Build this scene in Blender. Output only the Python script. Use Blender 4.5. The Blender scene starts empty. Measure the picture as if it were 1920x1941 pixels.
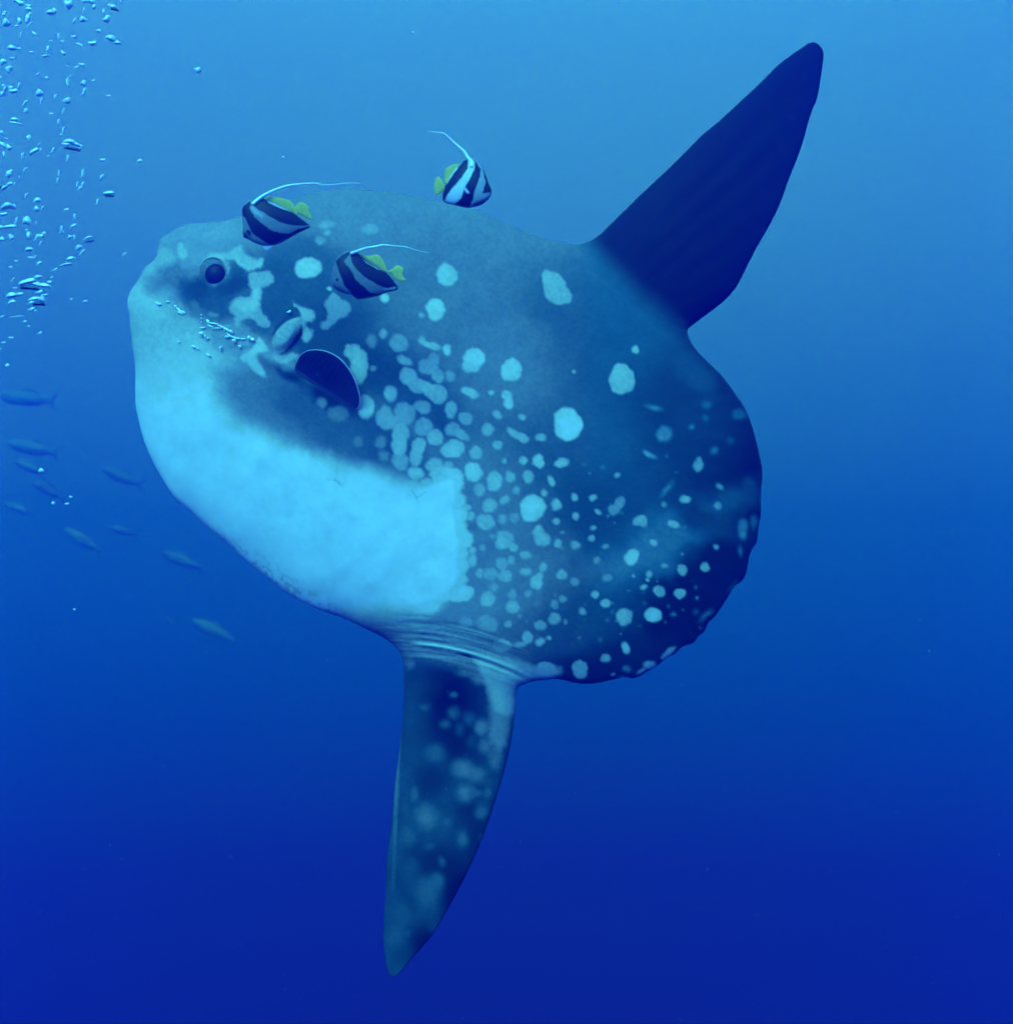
import bpy, math, random
import numpy as np
from mathutils import Vector
sc = bpy.context.scene
random.seed(7)
R = np.random.RandomState(11)

# ------------------------------------------------------------------ camera
FOV = math.radians(50.0)
W1 = 2*math.tan(FOV/2)                       # picture width one metre away
cam_d = bpy.data.cameras.new('camera'); cam = bpy.data.objects.new('camera', cam_d)
sc.collection.objects.link(cam); sc.camera = cam
cam.location = (0, 0, 0); cam.rotation_euler = (math.radians(90), 0, 0)
cam_d.sensor_fit = 'VERTICAL'
H1 = W1*1024/1012
cam_d.angle_y = 2*math.atan(H1/2)
cam_d.dof.use_dof = True; cam_d.dof.focus_distance = 3.75; cam_d.dof.aperture_fstop = 1.5
cam_d.clip_start = 0.05; cam_d.clip_end = 500

# photograph pixel (1920 wide) at a real distance D in front of the camera -> point in the water
def P(px, py, D): return Vector(((px-960)/1920*W1*D, D, (970.5-py)/1941*H1*D))
KX = W1/1920; KZ = H1/1941
def proj(x, y, z): return 960 + x/(y*KX), 970.5 - z/(y*KZ)

# ------------------------------------------------------------------ light
SKY = [  # sine of the elevation -> radiance of the open water in that direction
 (-1.00, (0.0003, 0.0035, 0.14)), (-0.60, (0.0025, 0.012, 0.22)), (-0.42, (0.0035, 0.0195, 0.30)),
 (-0.30, (0.0035, 0.0265, 0.375)), (-0.15, (0.0013, 0.072, 0.48)), (0.0, (0.004, 0.123, 0.60)),
 (0.13, (0.018, 0.210, 0.82)), (0.28, (0.043, 0.330, 0.98)), (0.42, (0.056, 0.43, 1.05)),
 (0.70, (0.075, 0.60, 1.30)), (1.00, (0.10, 0.80, 1.6))]
def water_nodes(nt, vec_socket):
    sx = nt.nodes.new('ShaderNodeSeparateXYZ'); nt.links.new(vec_socket, sx.inputs[0])
    mr = nt.nodes.new('ShaderNodeMapRange'); mr.inputs[1].default_value = -1; mr.inputs[2].default_value = 1
    nt.links.new(sx.outputs[2], mr.inputs[0])
    rp = nt.nodes.new('ShaderNodeValToRGB'); rp.color_ramp.interpolation = 'LINEAR'
    el = rp.color_ramp.elements
    for i, (s, c) in enumerate(SKY):
        if i == 0: e = el[0]
        elif i == len(SKY)-1: e = el[len(el)-1]
        else: e = el.new((s+1)/2)
        e.color = (c[0]*.4, c[1]*.4, c[2]*.416, 1)
    nt.links.new(mr.outputs[0], rp.inputs[0])
    return rp
world = bpy.data.worlds.new('World'); sc.world = world; world.use_nodes = True
nt = world.node_tree; bg = nt.nodes['Background']
tc = nt.nodes.new('ShaderNodeTexCoord')
rp = water_nodes(nt, tc.outputs['Generated'])
nt.links.new(rp.outputs[0], bg.inputs[0]); bg.inputs[1].default_value = 1/.4
sun_d = bpy.data.lights.new('sun', 'SUN'); sun = bpy.data.objects.new('sun', sun_d)
sc.collection.objects.link(sun)
SUN_DIR = Vector((-0.24, -0.80, 0.52)).normalized()        # towards the sun: above, behind and left of the camera
sun.rotation_euler = SUN_DIR.to_track_quat('Z', 'Y').to_euler()
sun_d.energy = 3.35; sun_d.color = (0.070, 0.57, 0.96); sun_d.angle = math.radians(34)   # daylight filtered by the water
sc.view_settings.view_transform = 'Standard'; sc.view_settings.look = 'None'
sc.view_settings.exposure = 0.55; sc.view_settings.gamma = 1; sc.view_settings.use_curve_mapping = False
sc.cycles.max_bounces = 5; sc.cycles.volume_bounces = 1; sc.cycles.diffuse_bounces = 2
sc.cycles.transparent_max_bounces = 8
sc.cycles.use_denoising = True; sc.cycles.filter_width = 1.6; sc.cycles.use_adaptive_sampling = False; sc.cycles.sampling_pattern = 'BLUE_NOISE'
HAZE_DENSITY = 0.14

# ------------------------------------------------------------------ materials
def mat(name, color=(.5,.5,.5), rough=.5, spec=.3, metallic=0, attr=None, bump=0, bscale=60, mottle=0, mscale=14):
    m = bpy.data.materials.new(name); m.use_nodes = True
    t = m.node_tree; b = t.nodes['Principled BSDF']
    b.inputs['Base Color'].default_value = (*color, 1); b.inputs['Roughness'].default_value = rough
    b.inputs['Specular IOR Level'].default_value = spec; b.inputs['Metallic'].default_value = metallic
    src = None
    if attr:
        a = t.nodes.new('ShaderNodeAttribute'); a.attribute_name = attr; src = a.outputs['Color']
    co = t.nodes.new('ShaderNodeTexCoord')
    if mottle:
        n = t.nodes.new('ShaderNodeTexNoise'); n.inputs['Scale'].default_value = mscale; n.inputs['Detail'].default_value = 8
        n.inputs['Roughness'].default_value = .7
        t.links.new(co.outputs['Object'], n.inputs['Vector'])
        mr = t.nodes.new('ShaderNodeMapRange'); mr.inputs[1].default_value = .3; mr.inputs[2].default_value = .7
        mr.inputs[3].default_value = 1-mottle; mr.inputs[4].default_value = 1+mottle
        t.links.new(n.outputs[0], mr.inputs[0])
        mx = t.nodes.new('ShaderNodeMix'); mx.data_type = 'RGBA'; mx.blend_type = 'MULTIPLY'; mx.inputs[0].default_value = 1
        if src: t.links.new(src, mx.inputs[6])
        else: mx.inputs[6].default_value = (*color, 1)
        t.links.new(mr.outputs[0], mx.inputs[7]); src = mx.outputs[2]
    if src: t.links.new(src, b.inputs['Base Color'])
    if bump:
        n2 = t.nodes.new('ShaderNodeTexNoise'); n2.inputs['Scale'].default_value = bscale; n2.inputs['Detail'].default_value = 6
        t.links.new(co.outputs['Object'], n2.inputs['Vector'])
        bp = t.nodes.new('ShaderNodeBump'); bp.inputs['Strength'].default_value = bump; bp.inputs['Distance'].default_value = .004
        t.links.new(n2.outputs[0], bp.inputs['Height']); t.links.new(bp.outputs[0], b.inputs['Normal'])
    return m
M = {
 'skin': mat('sunfish_skin', rough=.6, spec=.12, attr='pigment', bump=.2, bscale=60, mottle=.05, mscale=30),
 'banner': mat('bannerfish_scales', rough=.45, spec=.3, attr='pigment', bump=.25, bscale=300, mottle=.12, mscale=90),
 'yellow': mat('yellow_fin', (.75,.60,.10), rough=.5, mottle=.2, mscale=120),
 'filament': mat('white_fin_ray', (.97,.97,.92), rough=.4, spec=.9, metallic=.35),
 'eye_dark': mat('pupil', (.012,.014,.02), rough=.4, spec=.15),
 'iris': mat('iris', (.17,.19,.18), rough=.55, spec=.1, mottle=.4, mscale=120),
 'fin_dark': mat('dark_fin_skin', (.011,.014,.016), rough=.6, bump=.3, bscale=90, mottle=.5, mscale=30),
 'pale': mat('pale_fin_margin', (.62,.55,.66), rough=.5),
 'bubble': mat('silvery_bubble', (1,1,.97), rough=.42, metallic=.30, spec=.9),
 'bubble_shade': mat('bubble_undershade', (.03,.08,.13), rough=.2, metallic=.6),  # dark coat that paints the shade below bubbles
 'far': mat('fusilier_scales', rough=.5, attr='pigment', mottle=.2, mscale=40),
 'mote': mat('suspended_mote', (.75,.78,.72), rough=.7),
}

# ------------------------------------------------------------------ object helpers
C = sc.collection
def thing(name, label, cat, loc, group=None):
    o = bpy.data.objects.new(name, None); C.objects.link(o); o.location = loc; o.empty_display_size = .05
    o['label'] = label; o['category'] = cat
    if group: o['group'] = group
    return o
def mesh_obj(name, V, F, m, parent=None, origin=None, colors=None, normals=None, smooth=True):
    V = np.asarray(V, dtype=np.float32)
    if origin is not None: V = V - np.array(origin, dtype=np.float32)
    me = bpy.data.meshes.new(name)
    F = np.asarray(F, dtype=np.int32)
    me.vertices.add(len(V)); me.vertices.foreach_set('co', V.ravel())
    n, k = F.shape
    me.loops.add(n*k); me.loops.foreach_set('vertex_index', F.ravel())
    me.polygons.add(n); me.polygons.foreach_set('loop_start', np.arange(0, n*k, k, dtype=np.int32))
    me.polygons.foreach_set('loop_total', np.full(n, k, dtype=np.int32))
    me.update(calc_edges=True)
    me.polygons.foreach_set('use_smooth', np.full(n, smooth, dtype=bool))
    if colors is not None:
        a = me.color_attributes.new('pigment', 'FLOAT_COLOR', 'POINT')
        c4 = np.ones((len(V), 4), dtype=np.float32); c4[:, :3] = colors; a.data.foreach_set('color', c4.ravel())
    me.materials.append(m)
    if normals is not None:
        me.normals_split_custom_set_from_vertices(np.asarray(normals, dtype=np.float32).tolist())
    o = bpy.data.objects.new(name, me); C.objects.link(o)
    if parent: o.parent = parent
    elif origin is not None: o.location = origin
    return o

# ------------------------------------------------------------------ numeric helpers
def ss(a, b, x):
    t = np.clip((x-a)/(b-a), 0, 1); return t*t*(3-2*t)
_tab = np.random.RandomState(5).rand(256, 256)
def vnoise(x, y):
    xi = np.floor(x).astype(int); yi = np.floor(y).astype(int); fx = x-xi; fy = y-yi
    fx = fx*fx*(3-2*fx); fy = fy*fy*(3-2*fy)
    a = _tab[xi & 255, yi & 255]; b = _tab[(xi+1) & 255, yi & 255]; c = _tab[xi & 255, (yi+1) & 255]; d = _tab[(xi+1) & 255, (yi+1) & 255]
    return (a*(1-fx)+b*fx)*(1-fy) + (c*(1-fx)+d*fx)*fy
def fbm(x, y, o=4):
    s = 0; a = .5; n = 0
    for i in range(o):
        s = s + a*vnoise(x+17.3*i, y+9.1*i); n += a; x = x*2.03; y = y*2.03; a *= .5
    return s/n
def catmull(pts, step, closed=True):
    pts = np.array(pts, float); n = len(pts); out = []
    rng = range(n) if closed else range(n-1)
    for i in rng:
        if closed: p0, p1, p2, p3 = pts[i-1], pts[i], pts[(i+1) % n], pts[(i+2) % n]
        else: p0, p1, p2, p3 = pts[max(i-1,0)], pts[i], pts[i+1], pts[min(i+2,n-1)]
        k = max(1, int(np.linalg.norm(p2-p1)/step))
        for t in np.arange(k)/k:
            out.append(.5*((2*p1)+(-p0+p2)*t+(2*p0-5*p1+4*p2-p3)*t*t+(-p0+3*p1-3*p2+p3)*t**3))
    if not closed: out.append(pts[-1])
    return np.array(out)
def sdist(X, Y, poly, near=False):
    """signed distance to a closed polygon, positive inside (and the nearest outline point)"""
    d2 = np.full(X.shape, 1e12); ins = np.zeros(X.shape, bool)
    NX = np.zeros(X.shape); NY = np.zeros(X.shape)
    n = len(poly)
    for i in range(n):
        x1, y1 = poly[i]; x2, y2 = poly[(i+1) % n]; ex, ey = x2-x1, y2-y1
        L = ex*ex+ey*ey
        if L < 1e-12: continue
        t = np.clip(((X-x1)*ex+(Y-y1)*ey)/L, 0, 1); cx = x1+t*ex; cy = y1+t*ey
        q = (X-cx)**2+(Y-cy)**2; m = q < d2
        d2 = np.where(m, q, d2)
        if near: NX = np.where(m, cx, NX); NY = np.where(m, cy, NY)
        if y1 != y2:
            c = ((y1 > Y) != (y2 > Y)) & (X < (x2-x1)*(Y-y1)/(y2-y1)+x1); ins ^= c
    d = np.sqrt(d2)*np.where(ins, 1, -1)
    return (d, NX, NY) if near else d
def poly_mask(X, Y, poly, soft):
    """soft mask of a polygon, worked out only near it"""
    poly = np.asarray(poly, float)
    smax = float(np.max(soft)); lo = poly.min(0)-smax*1.2; hi = poly.max(0)+smax*1.2
    sel = (X > lo[0]) & (X < hi[0]) & (Y > lo[1]) & (Y < hi[1])
    out = np.zeros(X.shape)
    if sel.any():
        d = sdist(X[sel], Y[sel], poly); s = soft[sel] if np.ndim(soft) else soft
        out[sel] = ss(-s, s, d)
    return out

def inflate(outline, step, src, screen, edge_soft):
    """regular grid inside an outline, with u = smooth 'fullness' from a Poisson equation"""
    o = np.asarray(outline); lo = o.min(0)-2*step; hi = o.max(0)+2*step
    nx = int((hi[0]-lo[0])/step)+2; ny = int((hi[1]-lo[1])/step)+2
    nx += nx % 2; ny += ny % 2
    gx = lo[0]+np.arange(nx)*step; gy = lo[1]+np.arange(ny)*step
    X, Y = np.meshgrid(gx, gy, indexing='ij')
    # distances only exactly where needed
    d, NX, NY = sdist(X, Y, o, True)
    inside = d > .32*step
    cs = 2                                            # solve on the half-resolution grid
    xs, ys, ds = X[::cs, ::cs], Y[::cs, ::cs], d[::cs, ::cs]
    msk = ds > 0; S = src(xs, ys)*msk; K = screen(xs, ys)
    h2 = (step*cs)**2; u = np.zeros(xs.shape)
    levels = [8, 4, 2, 1]
    for lv in levels:
        if min(xs.shape)//lv < 6: continue
        a = slice(None, None, lv)
        m2 = msk[a, a]; S2 = S[a, a]; K2 = K[a, a]; h = h2*lv*lv
        ul = u[a, a].copy(); par = (np.add.outer(np.arange(ul.shape[0]), np.arange(ul.shape[1])) % 2)
        for it in range({8: 500, 4: 260, 2: 160, 1: 110}[lv]):
            for p in (0, 1):
                up = np.pad(ul, 1)
                nb = up[:-2, 1:-1]+up[2:, 1:-1]+up[1:-1, :-2]+up[1:-1, 2:]
                new = (nb+h*S2)/(4+h*K2)
                w = 1.6
                ul = np.where((par == p) & m2, ul+w*(new-ul), ul*m2)
        # bilinear back to the full coarse grid
        ii = np.minimum(np.arange(xs.shape[0])/lv, ul.shape[0]-1.001); jj = np.minimum(np.arange(xs.shape[1])/lv, ul.shape[1]-1.001)
        i0 = np.floor(ii).astype(int); j0 = np.floor(jj).astype(int); fi = (ii-i0)[:, None]; fj = (jj-j0)[None]
        u = (ul[i0][:, j0]*(1-fi)*(1-fj)+ul[i0+1][:, j0]*fi*(1-fj)+ul[i0][:, j0+1]*(1-fi)*fj+ul[i0+1][:, j0+1]*fi*fj)*msk
    # ratio u/d is smooth up to the edge: blur it, then multiply by the exact distance
    g = np.where(msk, u/np.maximum(ds, step), 0); wgt = msk.astype(float)
    for _ in range(edge_soft):
        gp = np.pad(g, 1); wp = np.pad(wgt, 1)
        g2 = (gp[:-2,1:-1]+gp[2:,1:-1]+gp[1:-1,:-2]+gp[1:-1,2:]+2*g); w2 = (wp[:-2,1:-1]+wp[2:,1:-1]+wp[1:-1,:-2]+wp[1:-1,2:]+2*wgt)
        near = ds < 40*step/2.6
        g = np.where(near & (w2 > 0), g2/np.maximum(w2, 1e-9), g)
        wgt = np.where(near, np.minimum(1, w2), wgt)
    ii = np.minimum(np.arange(nx)/cs, xs.shape[0]-1.001); jj = np.minimum(np.arange(ny)/cs, xs.shape[1]-1.001)
    i0 = np.floor(ii).astype(int); j0 = np.floor(jj).astype(int); fi = (ii-i0)[:, None]; fj = (jj-j0)[None]
    G = g[i0][:, j0]*(1-fi)*(1-fj)+g[i0+1][:, j0]*fi*(1-fj)+g[i0][:, j0+1]*(1-fi)*fj+g[i0+1][:, j0+1]*fi*fj
    u = G*np.maximum(d, 0)
    keep = inside[:-1, :-1] | inside[1:, :-1] | inside[:-1, 1:] | inside[1:, 1:]
    used = np.zeros(X.shape, bool)
    used[:-1, :-1] |= keep; used[1:, :-1] |= keep; used[:-1, 1:] |= keep; used[1:, 1:] |= keep
    rim = used & ~inside
    X = np.where(rim, NX, X); Y = np.where(rim, NY, Y); u = np.where(rim, 0, u)
    return X, Y, u, np.where(rim, 0, d), used, rim, keep

def two_sided(X, Y, T, D0, used, rim, keep, detail=None, color=None, bend=None, back_off=0):
    """front and back skins of a fish lying in the plane y = D0(x); returns V, N, colour, front/back faces, cell centres"""
    ids = -np.ones(X.shape, int); ids[used] = np.arange(used.sum())
    x, y, t, r = X[used], Y[used], T[used], rim[used]
    nb = int(used.sum()); bid = np.arange(nb); inner = ~r
    bid = np.where(r, bid, -1); bid[inner] = nb+np.arange(inner.sum())
    D = D0(x, y) if callable(D0) else np.full(x.shape, D0)
    wx = (x-960)*KX*D; wz = (970.5-y)*KZ*D
    off = (bend(wx, wz) if bend else 0)
    VF = np.stack([wx, D-t+off, wz], 1)
    if detail is not None:
        px, py = proj(VF[:, 0], VF[:, 1], VF[:, 2]); VF[:, 1] -= np.where(r, 0, detail(px, py, t))
    VB = np.stack([wx, D+t+off, wz], 1)[inner]
    V = np.concatenate([VF, VB])
    a = ids[:-1, :-1][keep]; b = ids[1:, :-1][keep]; c = ids[1:, 1:][keep]; d = ids[:-1, 1:][keep]
    FF = np.stack([a, d, c, b], 1); FB = np.stack([bid[a], bid[b], bid[c], bid[d]], 1)
    ctr = np.stack([(X[:-1, :-1]+X[1:, 1:])[keep]/2, (Y[:-1, :-1]+Y[1:, 1:])[keep]/2], 1)
    # vertex normals
    N = np.zeros(V.shape)
    for F in (FF, FB):
        n = np.cross(V[F[:, 2]]-V[F[:, 0]], V[F[:, 3]]-V[F[:, 1]])
        for k in range(4):
            for ax in range(3): N[:, ax] += np.bincount(F[:, k], n[:, ax], len(V))
    if N[:nb, 1].sum() > 0: FF = FF[:, ::-1]; FB = FB[:, ::-1]; N = -N
    N /= np.maximum(np.linalg.norm(N, axis=1), 1e-12)[:, None]
    px, py = proj(VF[:, 0], VF[:, 1], VF[:, 2])
    col = color(px, py) if color else np.full((nb, 3), .5)
    col = np.concatenate([col, col[inner]])
    return V, N, col, FF, FB, ctr
def sub(V, N, col, F):
    u, inv = np.unique(F, return_inverse=True)
    return V[u], N[u], col[u], inv.reshape(F.shape)
def clean(F):
    ok = np.ones(len(F), bool)
    return F

def crop(ox, oy, s, L): return [(ox+a[0]*s, oy+a[1]*s) for a in L]
def tube(pts, rad, k=8):
    """tapered tube along 3-D points"""
    pts = [Vector(p) for p in pts]; V = []; F = []
    for i, p in enumerate(pts):
        t = (pts[min(i+1, len(pts)-1)]-pts[max(i-1, 0)]).normalized()
        s = t.cross(Vector((0, 1, 0)));  s = s.normalized() if s.length > 1e-4 else Vector((1, 0, 0))
        w = t.cross(s).normalized()
        for j in range(k):
            a = 2*math.pi*j/k; V.append(p+(s*math.cos(a)+w*math.sin(a))*rad[i])
    n = len(pts)
    for i in range(n-1):
        for j in range(k): F.append((i*k+j, i*k+(j+1) % k, (i+1)*k+(j+1) % k, (i+1)*k+j))
    V.append(pts[0]); V.append(pts[-1])
    for j in range(k):
        F.append((len(V)-2, (j+1) % k, j, j)); F.append((len(V)-1, (n-1)*k+j, (n-1)*k+(j+1) % k, (n-1)*k+(j+1) % k))
    F = [f if len(set(f)) == 4 else f for f in F]
    return V, F
def tube_obj(name, pts, rad, m, parent, origin, k=8):
    import bmesh
    V, F = tube(pts, rad, k); bm = bmesh.new(); vs = [bm.verts.new(v-Vector(origin)) for v in V]
    for f in F:
        q = []
        for i in f:
            if i not in q: q.append(i)
        try: bm.faces.new([vs[i] for i in q])
        except ValueError: pass
    bmesh.ops.recalc_face_normals(bm, faces=bm.faces)
    me = bpy.data.meshes.new(name); bm.to_mesh(me); bm.free(); me.materials.append(m)
    for p in me.polygons: p.use_smooth = True
    o = bpy.data.objects.new(name, me); C.objects.link(o); o.parent = parent
    return o
def ball(name, c, rx, ry, rz, m, parent, origin, nu=24, nv=16, rot=0):
    V = []; F = []
    for i in range(nv+1):
        th = math.pi*i/nv
        for j in range(nu):
            ph = 2*math.pi*j/nu
            x, y, z = math.sin(th)*math.cos(ph)*rx, math.cos(th)*ry, math.sin(th)*math.sin(ph)*rz
            cr, sr = math.cos(rot), math.sin(rot)
            V.append((c[0]+x*cr-z*sr, c[1]+y, c[2]+x*sr+z*cr))
    for i in range(nv):
        for j in range(nu): F.append((i*nu+j, i*nu+(j+1) % nu, (i+1)*nu+(j+1) % nu, (i+1)*nu+j))
    return mesh_obj(name, V, F, m, parent, origin)

# ------------------------------------------------------------------ open water
def build_water():
    Rr = 90.0; V = []; F = []; nu, nv = 96, 48
    # a dome of open water round the scene, open towards the sun high above (the surface lets the light in there)
    d = SUN_DIR; s = d.cross(Vector((0, 1, 0))).normalized(); w = d.cross(s)
    for i in range(nv+1):
        th = math.radians(24) + (math.pi-math.radians(24))*i/nv
        for j in range(nu):
            ph = 2*math.pi*j/nu
            V.append((d*math.cos(th)+(s*math.cos(ph)+w*math.sin(ph))*math.sin(th))*Rr)
    for i in range(nv):
        for j in range(nu): F.append((i*nu+j, (i+1)*nu+j, (i+1)*nu+(j+1) % nu, i*nu+(j+1) % nu))
    m = bpy.data.materials.new('open_water'); m.use_nodes = True; t = m.node_tree; t.nodes.clear()
    g = t.nodes.new('ShaderNodeNewGeometry'); n = t.nodes.new('ShaderNodeVectorMath'); n.operation = 'NORMALIZE'
    t.links.new(g.outputs['Position'], n.inputs[0])
    r = water_nodes(t, n.outputs[0]); e = t.nodes.new('ShaderNodeEmission'); e.inputs[1].default_value = 1/.4
    o = t.nodes.new('ShaderNodeOutputMaterial'); t.links.new(r.outputs[0], e.inputs[0]); t.links.new(e.outputs[0], o.inputs[0])
    m.cycles.emission_sampling = 'NONE'
    ob = mesh_obj('water', [tuple(v) for v in V], F, m); ob['kind'] = 'structure'
build_water()

# ------------------------------------------------------------------ the sunfish
DM = 4.0                                           # distance of its mid-plane
OUT = [(346,430),(331,439),(307,455),(301,476),(298,494),(278,510),(267,531),(252,549),(246,562),(243,577),(247,596),(250,622),
 (254,649),(258,677),(261,706),(261,740),(261,772),(267,800),(275,832),(289,868),(311,908),(335,945),(367,973),(398,1001),
 (435,1031),(466,1060),(500,1088),(563,1135),(623,1162),(650,1170),(689,1189),(728,1208),(748,1222),(761,1238),(765,1258),(766,1305),
 (763,1364),(755,1437),(747,1499),(741,1569),(733,1631),(730,1701),(726,1771),(730,1815),(736,1842),(744,1852),(756,1847),(778,1820),
 (817,1775),(852,1717),(883,1659),(914,1589),(937,1523),(957,1457),(970,1398),(977,1340),(979,1312),(985,1300),(998,1295),(1015,1290),
 (1058,1287),(1088,1294),(1119,1296),(1140,1293),(1166,1287),(1185,1283),(1197,1286),(1212,1282),(1228,1272),(1247,1261),(1262,1248),(1281,1238),
 (1292,1226),(1314,1219),(1322,1207),(1336,1196),(1342,1180),(1354,1170),(1368,1149),(1382,1128),(1391,1112),(1406,1101),(1415,1084),
 (1418,1062),(1424,1042),(1434,1027),(1436,1005),(1441,977),(1441,950),(1442,925),(1445,901),(1440,869),(1433,838),(1424,806),(1411,775),
 (1392,746),(1368,714),(1337,684),(1319,666),(1308,650),(1303,638),(1304,624),
 (1333,601),(1366,576),(1388,554),(1402,533),(1431,475),(1464,417),(1482,377),(1496,337),(1511,300),(1522,268),(1532,232),(1540,207),(1549,185),
 (1556,145),(1561,109),(1560,95),(1554,86),(1543,80),(1533,82),(1522,89),(1500,104),(1475,123),(1455,143),(1435,163),(1410,186),(1384,210),
 (1359,233),(1333,254),(1302,285),(1272,315),(1241,344),(1210,373),(1183,400),(1156,426),(1138,444),(1120,457),(1104,464),(1087,466),
 (1062,463),(1036,457),(1000,444),(977,436),(956,426),(926,411),(894,400),(860,391),(810,380),(760,371),(705,365),(650,363),(600,369),(548,383),
 (500,400),(462,414),(430,422),(400,424),(372,425)]
outline = catmull(OUT, 6)
def finline_d(x, y):   # >0 on the dorsal fin side of its base
    ax, ay, bx, by = 1078, 455, 1312, 640; return ((bx-ax)*(ay-y)-(ax-x)*(by-ay))/math.hypot(bx-ax, by-ay)
def finline_a(x, y):   # >0 below the anal fin's base
    ax, ay, bx, by = 745, 1236, 1000, 1292; return -((bx-ax)*(ay-y)-(ax-x)*(by-ay))/math.hypot(bx-ax, by-ay)
def s_src(x, y):
    s = np.ones(x.shape)
    s *= 1-.93*ss(-70, 60, finline_d(x, y))*(x > 1000)*(y < 700)
    s *= 1-.92*ss(-60, 70, finline_a(x, y))*(x < 1040)
    rr = np.hypot((x-820)/1.0, (y-800)*.95)
    s *= 1-.80*ss(330, 600, rr)*(x > 900)               # the rudder-like hind margin is thin
    return s
Xg, Yg, U, DD, used, rim, keep = inflate(outline, 2.6, s_src, lambda x, y: np.full(x.shape, 1/400.**2), 6)
T = np.sqrt(np.maximum(U, 0)); T = T/T.max()*0.30

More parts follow.
